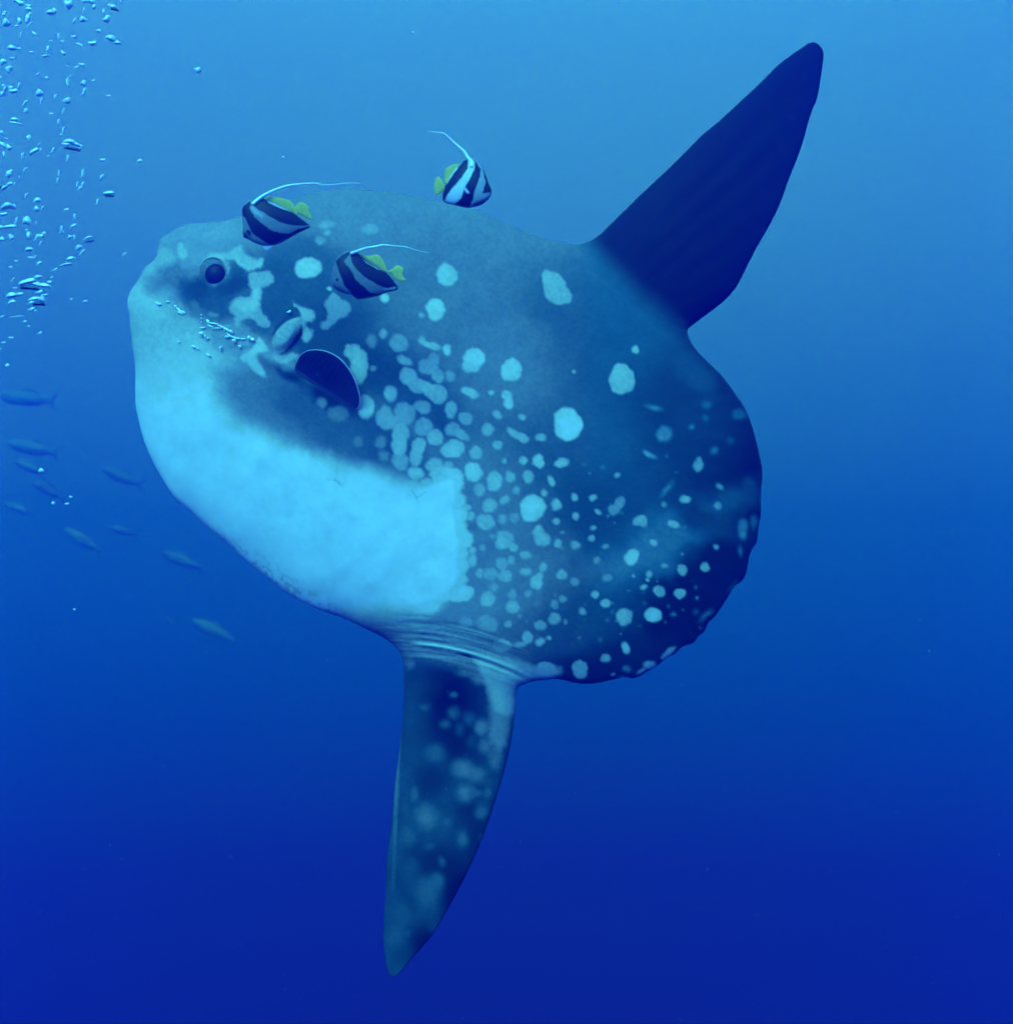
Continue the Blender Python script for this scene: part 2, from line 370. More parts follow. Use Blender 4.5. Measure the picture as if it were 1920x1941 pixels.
# ---- pigment --------------------------------------------------------------
E = (600, 600, .2093); DC = (800, 900, .2616); CC = (1000, 600, .2616); GC = (1100, 900, .233); B = (600, 200, .2093); A = (200, 340, .2616)
F2 = (800, 600, .2093); J = (230, 400, .1656); K = (450, 540, .1413); Hc = (650, 1150, .3883)
SP = [(E, [(330,320,80,80,0,.45),(390,430,70,110,0,.5),(385,540,45,80,0,.55),(605,155,40,42,0,.40),(745,240,85,92,0,.40),(500,220,50,60,0,.26),
 (795,398,70,42,25,.42),(955,215,30,42,0,.5),(1050,265,95,35,15,.58),(1180,300,38,55,0,.6),(1060,385,60,60,0,.42),(1000,450,85,75,0,.42),
 (1100,540,55,70,0,.42),(1040,480,70,50,0,.42),(830,540,80,85,0,.47),(900,620,110,70,40,.46),(1090,700,105,90,20,.47),(1000,650,100,60,35,.46),
 (1210,540,48,55,0,.38),(1430,370,100,90,0,.62),(1400,450,85,65,0,.62),(1765,485,103,110,0,.64),(1395,690,95,42,22,.55),(1585,690,25,25,0,.5),
 (1720,710,50,45,0,.6),(1740,780,45,60,0,.6),(510,470,30,30,0,.35),(670,700,60,80,0,.5),(450,820,80,110,0,.5),(620,920,80,120,0,.38),
 (800,880,100,110,0,.4),(690,960,100,60,0,.4),(760,1060,80,110,0,.45),(750,1170,70,100,0,.48),(960,820,90,60,15,.33),(970,1000,85,90,0,.46),
 (1075,1095,75,80,0,.46),(925,1170,70,80,0,.5),(1215,840,58,75,0,.44),(1350,925,68,62,0,.44),(1230,1020,72,62,0,.44),(1310,1070,80,42,25,.46),
 (1235,1200,118,82,-10,.56),(1445,1235,65,60,0,.54),(1550,1025,60,60,0,.46),(1635,890,38,45,-30,.42),(1860,910,35,28,30,.45),(1790,1060,78,32,35,.5),
 (1870,1100,60,40,20,.5),(1640,1165,45,45,0,.46),(1420,1410,85,92,0,.58),(1610,1490,75,90,0,.52),(1755,1450,50,52,0,.45),(1475,1570,57,60,0,.5),
 (1805,1575,35,40,0,.45),(1705,1660,50,40,-30,.46),(1570,1710,72,72,0,.5),(1680,1835,45,48,0,.45),(1790,1825,48,50,0,.42),(1350,1730,50,35,0,.62),
 (1400,1810,40,45,0,.45),(1530,1860,85,80,0,.52),(1065,1340,85,62,-20,.5),(1195,1360,52,52,0,.54),(900,1420,80,60,0,.55),(1220,1480,95,90,0,.72),
 (760,1310,80,90,0,.42),(900,1270,60,90,0,.46),(580,1140,50,60,0,.28),(610,1260,50,50,0,.28),(600,1440,60,50,0,.5),(50,780,50,50,0,.25),
 (200,880,100,80,0,.2),(380,1130,50,50,0,.2),(1870,1305,40,40,0,.6),(1700,1310,24,28,0,.42),(1000,1520,70,60,0,.6),(860,1530,60,50,0,.62)]),
 (F2, [(1370,495,15,15,0,.35),(1810,570,115,128,0,.5),(1320,975,118,150,0,.66),(1075,1095,42,33,0,.44),(1055,1310,50,62,0,.5),(1265,1325,65,38,-15,.46),
 (960,1450,45,58,0,.46),(1170,1490,28,45,-20,.4),(1105,1600,25,30,0,.4),(1380,1635,30,33,0,.42),(1545,1640,35,25,-15,.42),(1000,1735,110,115,0,.6),
 (1215,1705,45,50,0,.46),(1765,1435,26,20,0,.42),(1790,1690,40,60,15,.34),(1735,1750,55,45,0,.34),(1595,1770,32,22,40,.38),(1390,1810,28,30,0,.4),
 (1215,1855,35,28,0,.42)]),
 (DC, [(1240,385,22,15,0,.4),(845,410,38,42,0,.46),(870,465,55,50,0,.46),(600,460,60,55,0,.46),(580,500,50,40,0,.46),(510,450,20,15,0,.42),(985,498,28,30,0,.4),
 (1110,510,35,26,0,.38),(1228,460,23,25,0,.36),(1325,520,25,18,0,.34),(1018,418,12,8,0,.35),(1520,595,48,58,35,.55),(1678,492,25,22,0,.5),(1268,620,25,23,0,.3),
 (435,530,22,22,0,.45),(365,550,25,25,0,.5),(365,620,30,45,0,.5),(660,525,32,32,0,.42),(750,583,40,28,0,.42),(578,640,45,45,0,.42),(648,622,28,30,0,.42),
 (415,715,28,35,0,.45),(495,718,52,42,0,.45),(605,735,52,42,0,.45),(750,703,42,27,0,.42),(875,672,30,32,0,.4),(830,780,46,50,0,.46),(850,735,26,25,0,.44),
 (1012,725,35,35,0,.4),(1110,775,32,28,0,.36),(1342,745,35,27,0,.34),(1255,868,32,22,0,.42),(1330,933,34,30,0,.48),(1165,992,25,25,0,.4),(280,860,90,60,-10,.55),
 (520,820,40,30,0,.38),(475,900,52,52,0,.5),(655,865,32,36,0,.42),(655,955,45,52,0,.5),(765,860,25,22,0,.4),(1018,900,28,25,0,.42),(960,940,28,32,0,.34),
 (830,930,15,15,0,.25),(958,1045,42,40,0,.42),(1040,1065,15,22,0,.35),(858,1090,45,32,0,.38),(625,1082,28,25,0,.38),(470,1080,75,60,10,.36),(320,1070,45,38,0,.32),
 (710,1020,15,15,0,.3),(765,1180,38,42,0,.38),(710,1230,42,20,0,.36),(855,1210,36,22,-35,.42),(920,1185,18,14,0,.4),(580,1240,65,45,0,.4),(1755,660,22,16,0,.4),
 (1530,732,10,12,0,.45),(1645,720,22,22,0,.5),(1635,760,8,8,0,.7),(1605,815,26,16,-20,.46),(1720,845,44,38,35,.5),(1870,862,42,33,0,.48),(1885,690,32,33,0,.42),
 (1465,1030,57,57,0,.55),(1673,1015,57,52,0,.56),(1820,1010,15,12,0,.3),(1475,1255,27,40,-15,.36),(1328,1330,35,30,0,.34),(1475,1405,20,20,0,.2),(1650,1378,46,28,0,.38),
 (1590,1420,34,12,-30,.34),(1385,1445,12,10,0,.34),(1785,1290,62,22,-40,.42),(900,1410,65,55,0,.42),(1145,1410,57,63,0,.40),(750,1450,50,35,0,.5)]),
 (CC, [(780,240,25,27,0,.42),(335,400,12,10,0,.36),(920,660,48,16,10,.24),(990,850,55,55,0,.2),(880,1000,48,18,28,.26),(1295,640,35,25,0,.11),(1290,735,20,20,0,.12),
 (1190,800,18,18,0,.2),(1530,710,45,38,0,.1),(1350,970,27,27,0,.17),(1470,900,25,25,0,.08),(1235,1080,38,38,0,.30),(1245,1040,18,25,0,.28),(1010,1250,16,52,40,.24),
 (985,1363,18,18,0,.3),(1140,1325,36,27,0,.42),(1390,1230,26,18,40,.3),(1380,1370,28,28,0,.32),(830,1480,40,40,0,.38),(790,1485,28,25,0,.36),(1060,1505,42,24,20,.46),
 (1560,1520,36,48,0,.2),(1560,1580,25,30,0,.22),(1640,1490,25,45,0,.13),(1600,1225,48,52,0,.08),(1365,1670,18,20,0,.34),(1540,1700,12,25,0,.22),(1285,1815,32,32,0,.44),
 (1120,1835,32,32,0,.38),(990,1805,22,15,0,.32)]),
 (GC, [(1240,905,15,45,35,.13),(1025,1140,48,18,-40,.22),(940,1115,20,20,0,.1),(390,1580,20,18,0,.16),(345,1645,38,8,0,.2)]),
 (B, [(85,1080,85,40,-10,.38),(100,1155,32,25,0,.42),(30,1220,45,45,0,.3),(490,1120,82,52,0,.42),(220,820,60,28,0,.26),(1295,1350,60,45,0,.26),(1180,1535,103,105,0,.6),
 (1075,1820,85,75,0,.62),(1075,1890,75,60,0,.62),(1140,1850,28,28,0,.62),(950,1900,28,25,0,.5),(615,1745,42,42,0,.62),(500,1040,40,35,0,.27)]),
 (A, [(1465,640,92,72,0,.54),(1620,795,15,12,0,.5)]),
 ((1000,0,.3623), [(140,1500,55,75,-18,.42),(170,1545,55,50,0,.42),(100,1450,25,35,0,.38)]),
]
spot_rng = np.random.RandomState(3)
SPOTS = []
for (ox, oy, s), L in SP:
    for cx, cy, rx, ry, an, v in L:
        SPOTS.append((ox+cx*s, oy+cy*s, rx*s*(.94 if ox == 600 else 1.04), ry*s*(.94 if ox == 600 else 1.04), math.radians(an), v*(1.0 if ox == 600 else 1.16)*spot_rng.uniform(.84, 1.10)*(1.35 if oy+cy*s > 1190 and v < .5 else 1), spot_rng.rand(4)*6.28))  # low spots painted brighter to make up for shade on down-facing skin
_small = np.random.RandomState(21)
for i in range(70):                                  # freckles too small to trace
    x = _small.uniform(880, 1330); y = _small.uniform(860, 1220)
    r = _small.uniform(1.2, 2.6); SPOTS.append((x, y, r, r*_small.uniform(.7, 1.3), 0, _small.uniform(.2, .38), _small.rand(4)*6.28))
_fb = np.random.RandomState(4).rand(40, 5)
def fold_w(x, y): return y-(1214+.00105*np.maximum(x-740, 0)**2*.9)
def fold_mask(x, y):
    w = fold_w(x, y)
    return ss(-62, -30, w)*(1-ss(22, 46, w))*ss(690, 790, x)*(1-ss(930, 1040, x))
def pigment_v(x0, y0):
    wx = (fbm(x0/8, y0/8, 3)-.5)*3.6; wy = (fbm(x0/8+40, y0/8+13, 3)-.5)*3.6
    x = x0+wx; y = y0+wy
    bigx = x0+(fbm(x0/45, y0/45, 3)-.5)*40; bigy = y0+(fbm(x0/45+9, y0/45+70, 3)-.5)*40
    v = np.full(x.shape, .135)
    def soft(cx, cy, rx, ry, an, val, s=.6):
        nonlocal v
        c, n = math.cos(math.radians(an)), math.sin(math.radians(an))
        u = (bigx-cx)*c+(bigy-cy)*n; w = -(bigx-cx)*n+(bigy-cy)*c
        m = 1-ss(1-s, 1+s, np.sqrt((u/rx)**2+(w/ry)**2)); v = v*(1-m)+val*m
    def poly(L, val, s, warp=True, mx=False):
        nonlocal v
        fz = 3.2 if mx else 0
        if mx: L = catmull(L, 4)
        m = poly_mask((x if warp else bigx)+fz*2*(fbm(x0/5+3, y0/5, 3)-.5), (y if warp else bigy)+fz*2*(fbm(x0/5, y0/5+31, 3)-.5), L, s+(.9 if mx else 0))
        if mx: m = m*(.80+.32*fbm(x0/6+5, y0/6, 3))
        t = v*(1-m)+val*m; v = np.maximum(v, t) if mx else t
    BEL = [(838,898,24,16),(862,912,17,24),(866,948,17,15),(872,976,15,15),(868,1000,18,13),(880,1022,16,17),(872,1050,17,15),(876,1074,14,14),(868,1098,18,14),(846,1124,22,15),(812,1150,22,12)]
    # broad tones of the back and flank
    soft(720, 430, 340, 100, 5, .25); soft(850, 560, 130, 120, 20, .20); soft(985, 690, 140, 120, 55, .23, .8)
    soft(1150, 620, 170, 90, 30, .125); soft(1180, 760, 140, 130, 0, .12); soft(1050, 900, 170, 120, 0, .135)
    soft(1395, 870, 110, 300, -4, .004, .5); soft(1310, 1150, 150, 110, -40, .014, .6); soft(1180, 1260, 170, 45, -8, .03, .6)
    soft(1290, 800, 100, 120, 0, .055, .7); soft(1120, 960, 130, 80, 20, .08, .7)
    soft(1230, 1040, 170, 40, -30, .22, .8); soft(1330, 980, 90, 26, 30, .06, .8); soft(1090, 1170, 110, 50, -20, .10, .7)
    soft(950, 1050, 100, 150, 0, .23, .7); soft(900, 900, 80, 60, 0, .22, .7); soft(880, 1130, 90, 60, 0, .28, .7)
    soft(1300, 700, 60, 22, 40, .09, .7)
    soft(560, 540, 110, 90, 20, .10, .6); soft(600, 620, 90, 60, 0, .085, .6); soft(690, 690, 90, 60, 20, .075, .6); soft(810, 790, 60, 60, 0, .09, .6)
    # head
    poly([(200,380),(480,380),(480,470),(430,500),(330,560),(230,570)], .32, 34, False)
    poly([(190,470),(300,470),(330,560),(300,590),(200,600)], .46, 26, False)
    # white face and belly
    belly = [(200,540),(262,545),(300,572),(355,590),(400,625),(425,660),(470,672),(482,700),(440,715),(425,745),(455,785),(520,822),(590,842),
      (650,856),(700,878),(745,905),(800,918),(838,905),(862,905),(868,940),(862,965),(868,1010),(872,1030),(868,1060),(872,1090),(862,1115),(835,1142),
      (790,1166),(700,1164),(600,1185),(200,1240)]
    m = poly_mask(x, y, belly, np.clip(5+24*ss(900, 700, x)+16*ss(1100, 1160, y), 4, 40)*np.ones(x.shape))
    m *= (.50+.50*ss(550, 840, y))*(.97+.06*fbm(x0/30, y0/30, 3))
    v = v*(1-m)+.84*m
    for bx_, by_, ba_, bb_ in BEL: poly([(bx_+ba_*math.cos(q_), by_+bb_*math.sin(q_)) for q_ in np.arange(12)*math.pi/6], .72, 3.5, mx=True)
    soft(520, 690, 70, 40, 30, .30, .8)
    poly([(415,700),(480,690),(560,700),(660,770),(760,790),(850,850),(800,895),(745,893),(690,872),(610,850),(510,815),(430,770)], .21, 42, False)
    soft(640, 800, 110, 50, 30, .14, .8)
    soft(600, 770, 100, 30, 30, .12, .8)
    soft(640, 812, 90, 30, 25, .13, .7)
    poly([(640,740),(690,760),(720,800),(800,850),(790,900),(740,880),(700,860),(650,790)], .11, 20, False)
    # face
    poly(crop(*J, [(430,680),(560,640),(700,590),(850,600),(900,800),(1200,760),(1250,680),(1470,700),(1460,850),(1480,980),(1300,980),(1250,1150),(1300,1220),(1280,1330),
       (1100,1280),(980,1230),(800,1150),(600,990),(330,940),(320,860)]), .19, 17, False)
    poly(crop(*J, [(760,720),(900,790),(1200,760),(1250,690),(1440,710),(1450,850),(1470,960),(1300,970),(1240,1150),(1290,1250),(1080,1250),(1000,1100),(850,980),(700,900)]), .10, 12, False)
    v = v*(1+.5*(fbm(x/7, y/7, 4)-.5)*ss(290, 330, x)*(1-ss(480, 520, x))*ss(470, 500, y)*(1-ss(620, 660, y)))
    soft(372, 552, 30, 20, 10, .085, .8); soft(380, 540, 14, 20, 0, .06, .8); soft(440, 540, 30, 14, 0, .06, .6)
    poly(crop(*J, [(1000,1280),(1300,1330),(1550,1400),(1500,1580),(1400,1620),(1250,1560),(1050,1500)]), .33, 14, False)
    for q in [(640,1030,40,35,.35),(1090,1170,55,35,.26),(860,1070,60,60,.2),(700,1300,150,110,.5),(480,560,120,90,.48),(700,460,60,60,.55),(1120,330,110,60,.36),(760,590,60,40,.3)]:
        soft(230+q[0]*.1656, 400+q[1]*.1656, q[2]*.1656, q[3]*.1656, 0, q[4], .6)
    poly(crop(*J, [(980,520),(1060,470),(1200,480),(1290,420),(1380,400),(1400,470),(1500,540),(1610,600),(1580,650),(1450,660),(1350,620),(1290,560),(1200,560),(1240,650),(1210,720),(1180,620),(1100,550)]), .5, 3.5, mx=True)
    poly(crop(*J, [(1300,510),(1330,600),(1440,670),(1580,640),(1620,600),(1620,540),(1560,560),(1540,620),(1440,620),(1360,570)]), .55, 2, mx=True)
    poly(crop(*J, [(1470,720),(1600,700),(1700,700),(1755,790),(1680,850),(1600,900),(1580,1050),(1600,1150),(1700,1270),(1700,1310),(1620,1330),(1500,1240),(1420,1230),
       (1330,1330),(1290,1300),(1300,1200),(1250,1150),(1260,1050),(1330,990),(1480,980),(1500,900),(1460,850)]), .44, 2.5, mx=True)
    poly(crop(*J, [(1500,900),(1590,890),(1580,1050),(1540,1130),(1420,1150),(1300,1100),(1300,1030),(1480,1000)]), .58, 4, mx=True)
    # gill opening, its pale lips, and the patches round the pectoral fin
    KP = lambda L, v_, s_, mx=True: poly(crop(*K, L), v_, s_, mx=mx)
    KP([(740,230),(880,310),(1000,340),(1040,420),(1000,490),(920,490),(860,400),(830,330),(760,280)], .55, 2)
    KP([(850,420),(900,450),(940,560),(1010,640),(980,720),(920,770),(860,720),(860,600)], .46, 2.5)
    KP([(490,940),(620,950),(720,910),(820,950),(800,1000),(700,1030),(600,1060),(520,1030)], .45, 2)
    KP([(1180,230),(1270,110),(1340,140),(1400,190),(1510,250),(1510,340),(1440,430),(1370,450),(1280,530),(1190,600),(1130,580),(1120,500),(1200,470),(1210,380),(1180,300)], .37, 1.8)
    KP([(300,700),(400,880),(260,930),(300,1050),(380,1220),(250,1180),(150,1060),(40,1000),(80,920),(200,850)], .62, 3)
    KP([(1450,820),(1560,810),(1720,900),(1750,1100),(1730,1220),(1640,1310),(1510,1110),(1540,1050),(1480,950)], .5, 2)
    KP([(1040,1580),(1140,1510),(1220,1600),(1150,1660)], .26, 3)
    m = poly_mask(x0, y0, crop(*K, [(840,430),(855,560),(800,650),(700,820),(620,900),(500,920),(465,800),(475,680),(560,580),(660,490),(780,440)]), 1.5)
    v = v*(1-m)+(.28+.32*fbm(x0/5, y0/5, 3))*m
    KP([(845,520),(885,600),(870,680),(790,780),(700,870),(600,930),(540,945),(640,880),(740,770),(815,650)], .02, 1.6, False)
    KP([(480,690),(540,590),(640,490),(780,430),(850,420),(780,400),(640,460),(520,560),(470,650)], .05, 2, False)
    soft(555, 705, 26, 14, 20, .055, .7); soft(606, 738, 66, 16, 33, .03, .7); soft(640, 765, 40, 14, 33, .035, .7)
    # scratches on the pale belly
    for L, w_ in ((crop(*E, [(95,1465),(160,1482),(235,1528)]), 1.0), (crop(*E, [(185,1370),(172,1480),(210,1520)]), .7), (crop(*E, [(860,1575),(905,1640),(985,1588)]), 1.2),
                  (crop(*E, [(905,1640),(915,1700)]), .8)):
        for (ax, ay), (bx, by) in zip(L[:-1], L[1:]):
            sel = (np.abs(x0-(ax+bx)/2) < 40) & (np.abs(y0-(ay+by)/2) < 40)
            ex, ey = bx-ax, by-ay; t_ = np.clip(((x[sel]-ax)*ex+(y[sel]-ay)*ey)/(ex*ex+ey*ey), 0, 1)
            q = np.hypot(x[sel]-ax-t_*ex, y[sel]-ay-t_*ey); v[sel] *= 1-.22*w_*np.exp(-(q/1.9)**2)
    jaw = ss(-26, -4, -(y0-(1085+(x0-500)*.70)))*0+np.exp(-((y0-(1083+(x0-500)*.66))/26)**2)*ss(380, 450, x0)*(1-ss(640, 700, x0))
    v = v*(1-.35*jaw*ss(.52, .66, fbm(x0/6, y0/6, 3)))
    v = v*(1-.05*ss(.5, .8, fbm(x0/50+3, y0/18+x0/80, 4))*ss(.6, .8, v))
    # spots
    for cx, cy, rx, ry, an, val, ph in SPOTS:
        r = max(rx, ry)*1.5+4; sel = (np.abs(x-cx) < r) & (np.abs(y-cy) < r)
        if not sel.any(): continue
        c, n = math.cos(an), math.sin(an); dx = x[sel]-cx; dy = y[sel]-cy
        u = dx*c+dy*n; w = -dx*n+dy*c; a = np.arctan2(w, u)
        q = np.sqrt((u/rx)**2+(w/ry)**2)*(1+.045*np.sin(2*a+ph[0])+.04*np.sin(3*a+ph[1])+.025*np.sin(5*a+ph[2])+.02*np.sin(9*a+ph[3]))
        sfw = 1.5+1.5*(ph[1]/6.28)+(0 if val > .3 else 2.5)
        m = ss(-sfw, sfw, (1-q)*min(rx, ry)); t = v[sel]*(1-m)+val*(.80+.26*fbm(x[sel]/7, y[sel]/7, 3)+.12*(1-np.clip(q,0,1)**2))*m
        v[sel] = np.maximum(v[sel], t)
    # folds at the base of the anal fin
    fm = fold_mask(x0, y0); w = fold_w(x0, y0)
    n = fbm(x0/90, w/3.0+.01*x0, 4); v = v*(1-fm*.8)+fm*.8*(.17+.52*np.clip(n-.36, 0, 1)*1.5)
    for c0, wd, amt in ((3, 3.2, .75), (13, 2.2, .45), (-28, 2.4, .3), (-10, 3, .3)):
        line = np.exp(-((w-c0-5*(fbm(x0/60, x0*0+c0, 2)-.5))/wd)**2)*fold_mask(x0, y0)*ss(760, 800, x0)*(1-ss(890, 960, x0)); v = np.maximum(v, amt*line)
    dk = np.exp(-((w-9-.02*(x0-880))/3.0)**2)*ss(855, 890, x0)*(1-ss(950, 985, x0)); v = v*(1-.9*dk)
    # anal fin
    fa = ss(-12, 22, finline_a(x0, y0))*(x0 < 1010)*(y0 > 1215)
    va = .045+.05*fbm(x0/30, y0/45, 3)
    def ab(cx, cy, rx, ry, val, s=.75):
        nonlocal va
        cx = 650+cx*.3883; cy = 1150+cy*.3883; m = 1-ss(1-s, 1+s, np.sqrt(((x+(bigx-x0)*.3-cx)/(rx*.3883))**2+((y-cy)/(ry*.3883))**2)); va = va*(1-m)+val*m
    ab(530,480,120,210,.006); ab(560,620,90,120,.02); ab(700,1150,120,200,.025); ab(450,1250,110,90,.03); ab(560,1400,90,160,.008); ab(400,1640,90,90,.012); ab(620,1000,80,60,.03); ab(430,850,80,70,.035)
    for q in [(440,715,60,50,.2),(570,790,60,50,.3),(660,820,55,45,.26),(755,740,45,60,.26),(580,910,55,50,.27),(410,1020,65,70,.26),(300,1120,45,50,.17),(600,1135,40,45,.2),
              (400,1390,75,80,.19),(350,1280,50,60,.12),(270,1610,60,60,.15),(300,1500,50,60,.14),(740,480,55,80,.55),(800,400,66,105,.78),(690,590,36,45,.4),(690,680,35,40,.3),
              (620,550,36,40,.16),(600,320,60,25,.3),(690,340,62,42,.4),(840,290,130,70,.8),(900,340,70,40,.8),(330,270,40,40,.3),(320,520,40,60,.11),(690,980,40,60,.12)]: ab(q[0]+14*(q[3] % 3-1), q[1], q[2]*.72, q[3]*.8, q[4]*.70, .8)
    for i_ in range(26): ab(200+_fb[i_,0]*560, 420+_fb[i_,1]*1200, 12+_fb[i_,2]*20, 12+_fb[i_,3]*22, .06+.08*_fb[i_,4], .8)
    edge = 760-.035*(y0-1250); va = np.where(x0 < 800, np.maximum(va, .20*np.exp(-((x0-edge)/7)**2)*(1-ss(1400, 1800, y0)*.7)), va)
    v = v*(1-fa)+va*fa
    poly([(900,1240),(960,1248),(1010,1262),(1062,1268),(1050,1284),(1000,1289),(980,1303),(975,1350),(948,1352),(930,1322),(918,1285)], .60, 8, mx=True)
    poly([(940,1350),(968,1345),(962,1400),(945,1420),(925,1390)], .30, 10, mx=True)
    # dorsal fin
    fd = ss(-34, 34, finline_d(x0, y0)-18*ss(1250, 1100, x0))*(x0 > 1040)*(y0 < 680)
    lead = np.exp(-np.maximum((y0-466)+.93*(x0-1090), 0)/18)
    v = v*(1-fd)+(.005+.03*lead+.004*fbm(x0/40, y0/40, 3))*fd
    seam = np.exp(-((finline_d(x0, y0)+22)/4)**2)*ss(1090, 1130, x0)*(1-ss(1280, 1310, x0))*(y0 < 680); v = v+.03*seam*fbm(x0/9, y0/9, 2)
    v = v*(.90+.20*fbm(x0/26, y0/26, 4))*(1+(.36*fbm(x0/4.2, y0/4.2, 3)-.18)*(1-.75*ss(.55, .75, v)))
    return np.clip(v, .004, .88)
def pigment(x, y):
    v = pigment_v(x, y)
    tl_ = ss(1080, 1180, x); dk = 1-ss(.06+.06*tl_, .22+.16*tl_, v)
    t = np.stack([v*(1-.8*dk), v*(1-.10*dk), v*(1.0-.16*ss(.3, .5, v)*(1-ss(.66, .8, v))-.05*ss(.7,.8,v)+.10*dk)], 1)
    return t
def relief(x, y, t):
    h = (fbm(x/80, y/80, 2)-.5)*.014*ss(0, .05, t)+(fbm(x/9, y/9, 3)-.5)*.0008*ss(0, .03, t)
    # eye socket and brow
    r = np.hypot(x-404, y-514); h = h+.003*np.exp(-((r-29)/4)**2)-.012*(1-ss(20, 27, r))
    # gill flap standing out of its opening
    dx, dy = x-543, y-634; c, n = .574, -.819
    u = dx*c+dy*n; w = -dx*n+dy*c; q = np.sqrt((u/42)**2+(w/19)**2)
    h = h+.020*(1-ss(.55, 1.05, q)) - .016*np.exp(-(((w-23)/6)**2))*np.exp(-(u/38)**2)
    h = h+.006*(fbm(x/5, y/5, 3)-.5)*(1-ss(.6, 1.0, q))
    h = h+.01*np.exp(-(((w+24)/8)**2))*np.exp(-(u/45)**2)
    # folds of skin
    fm = fold_mask(x, y); wf = fold_w(x, y)
    h = h+fm*(.012*(fbm(x/80, wf/5.5+.006*x, 4)-.5) + .007*np.exp(-((wf-3)/4)**2)*ss(760,820,x) - .010*np.exp(-((wf-10-.02*(x-880))/3)**2)*ss(860,890,x))
    # cheek wrinkles and the pale keel in front of the pectoral fin
    h = h+.006*(fbm(x/12, y/4, 3)-.5)*ss(380, 420, x)*(1-ss(470, 500, x))*ss(590, 620, y)*(1-ss(660, 690, y))
    h = h+.012*np.exp(-(((y-700)-.55*(x-540))/12)**2)*ss(470, 520, x)*(1-ss(640, 720, x))
    # seam where the fin muscles begin
    h = h-.004*np.exp(-((finline_d(x, y)+24)/5)**2)*ss(1060, 1120, x)*(1-ss(1290, 1320, x))*(y < 680)
    # fin rays of the hind margin
    a = np.arctan2(y-800, x-860); rr = np.hypot(x-860, y-800)
    h = h+.0008*np.sin(a*95+3*fbm(x/60,y/60,2))*ss(400, 520, rr)*(x > 1050)*(t > .004)
    # dorsal and anal fin rays
    h = h+.0004*np.sin((x*.75+y*.66)/9)*ss(0, 60, finline_d(x, y))*(y < 600)*(x > 1060)
    h = h+.0005*np.sin(x/7+y/60)*ss(0, 60, finline_a(x, y))*(y > 1240)*(x < 1000)
    return h*ss(0, .02, t)
center = Vector((0, 0, 0)) + P(840, 860, DM)
sunfish = thing('sunfish', 'huge pale spotted ocean sunfish with dark upright dorsal fin hanging in the blue water', 'sunfish', center)
V, N, col, FF, FB, ctr = two_sided(Xg, Yg, T, DM, used, rim, keep, relief, pigment)
isd = (finline_d(ctr[:, 0], ctr[:, 1]) > 0) & (ctr[:, 0] > 1060) & (ctr[:, 1] < 650)
isa = (finline_a(ctr[:, 0], ctr[:, 1]) > 0) & (ctr[:, 0] < 1000) & (ctr[:, 1] > 1225)
for name, selm in (('body', ~(isd | isa)), ('dorsal_fin', isd), ('anal_fin', isa)):
    F = np.concatenate([FF[selm], FB[selm]]); v_, n_, c_, f_ = sub(V, N, col, F)
    mesh_obj(name, v_, f_, M['skin'], sunfish, center, c_, n_)
# depth of the near skin under a pixel
FRONT = V[:int(used.sum())]; FPX, FPY = proj(FRONT[:, 0], FRONT[:, 1], FRONT[:, 2])
def skin_depth(px, py):
    i = int(np.argmin((FPX-px)**2+(FPY-py)**2)); return float(FRONT[i, 1])
# eye: an iris ball, a dark pupil and a pale lid ring
de = skin_depth(404, 514); k = de*KX
ec = P(404, 514, de+.010)
eye = ball('eye', ec, 25*k, 17*k, 25*k, M['iris'], sunfish, center, 32, 20)
ball('pupil', P(408, 520, de-.012), 19.5*k, 10*k, 20.5*k, M['eye_dark'], eye, center, 28, 16)
ring = []; rr_ = []
for i in range(33):
    a = math.radians(165-i*(215/32)); ring.append(P(404+25.5*math.cos(a), 513-26*math.sin(a), de-.004)); rr_.append(k*(1.0+1.2*math.sin(math.pi*i/32)) if 0 < i < 32 else k*.5)
tube_obj('eyelid', ring, rr_, mat('eyelid_skin', (.55,.55,.5), rough=.5), sunfish, center, 8)
# pectoral fin: a dark rounded fan hinged at the gill end, standing away from the flank
PF = catmull(crop(*A, [(1372,1378),(1388,1318),(1410,1278),(1470,1243),(1540,1238),(1610,1252),(1690,1295),(1755,1365),(1800,1440),(1828,1520),(1842,1580),(1836,1640),(1818,1662),
      (1700,1600),(1590,1530),(1480,1470),(1410,1425)]), 2.5)
Xp, Yp, Up, Dp, up_, rp_, kp_ = inflate(PF, 1.4, lambda x, y: np.ones(x.shape), lambda x, y: np.zeros(x.shape), 2)
Tp = np.sqrt(np.maximum(Up, 0)); Tp = Tp/Tp.max()*.011
d1, d2 = skin_depth(566, 700), skin_depth(650, 762)
base_d = min(d1, d2)
def pec_depth(x, y):
    ax, ay, bx, by = 563, 700, 676, 774                 # the hinge line
    d = ((bx-ax)*(ay-y)-(ax-x)*(by-ay))/math.hypot(bx-ax, by-ay); t = ((x-ax)*(bx-ax)+(y-ay)*(by-ay))/math.hypot(bx-ax, by-ay)**2
    return d1-.006+(d2-d1)*np.clip(t, 0, 1)-.070*(np.clip(d, 0, 60)/60)**.8-.006*np.sin(d/5+t*30)*.25
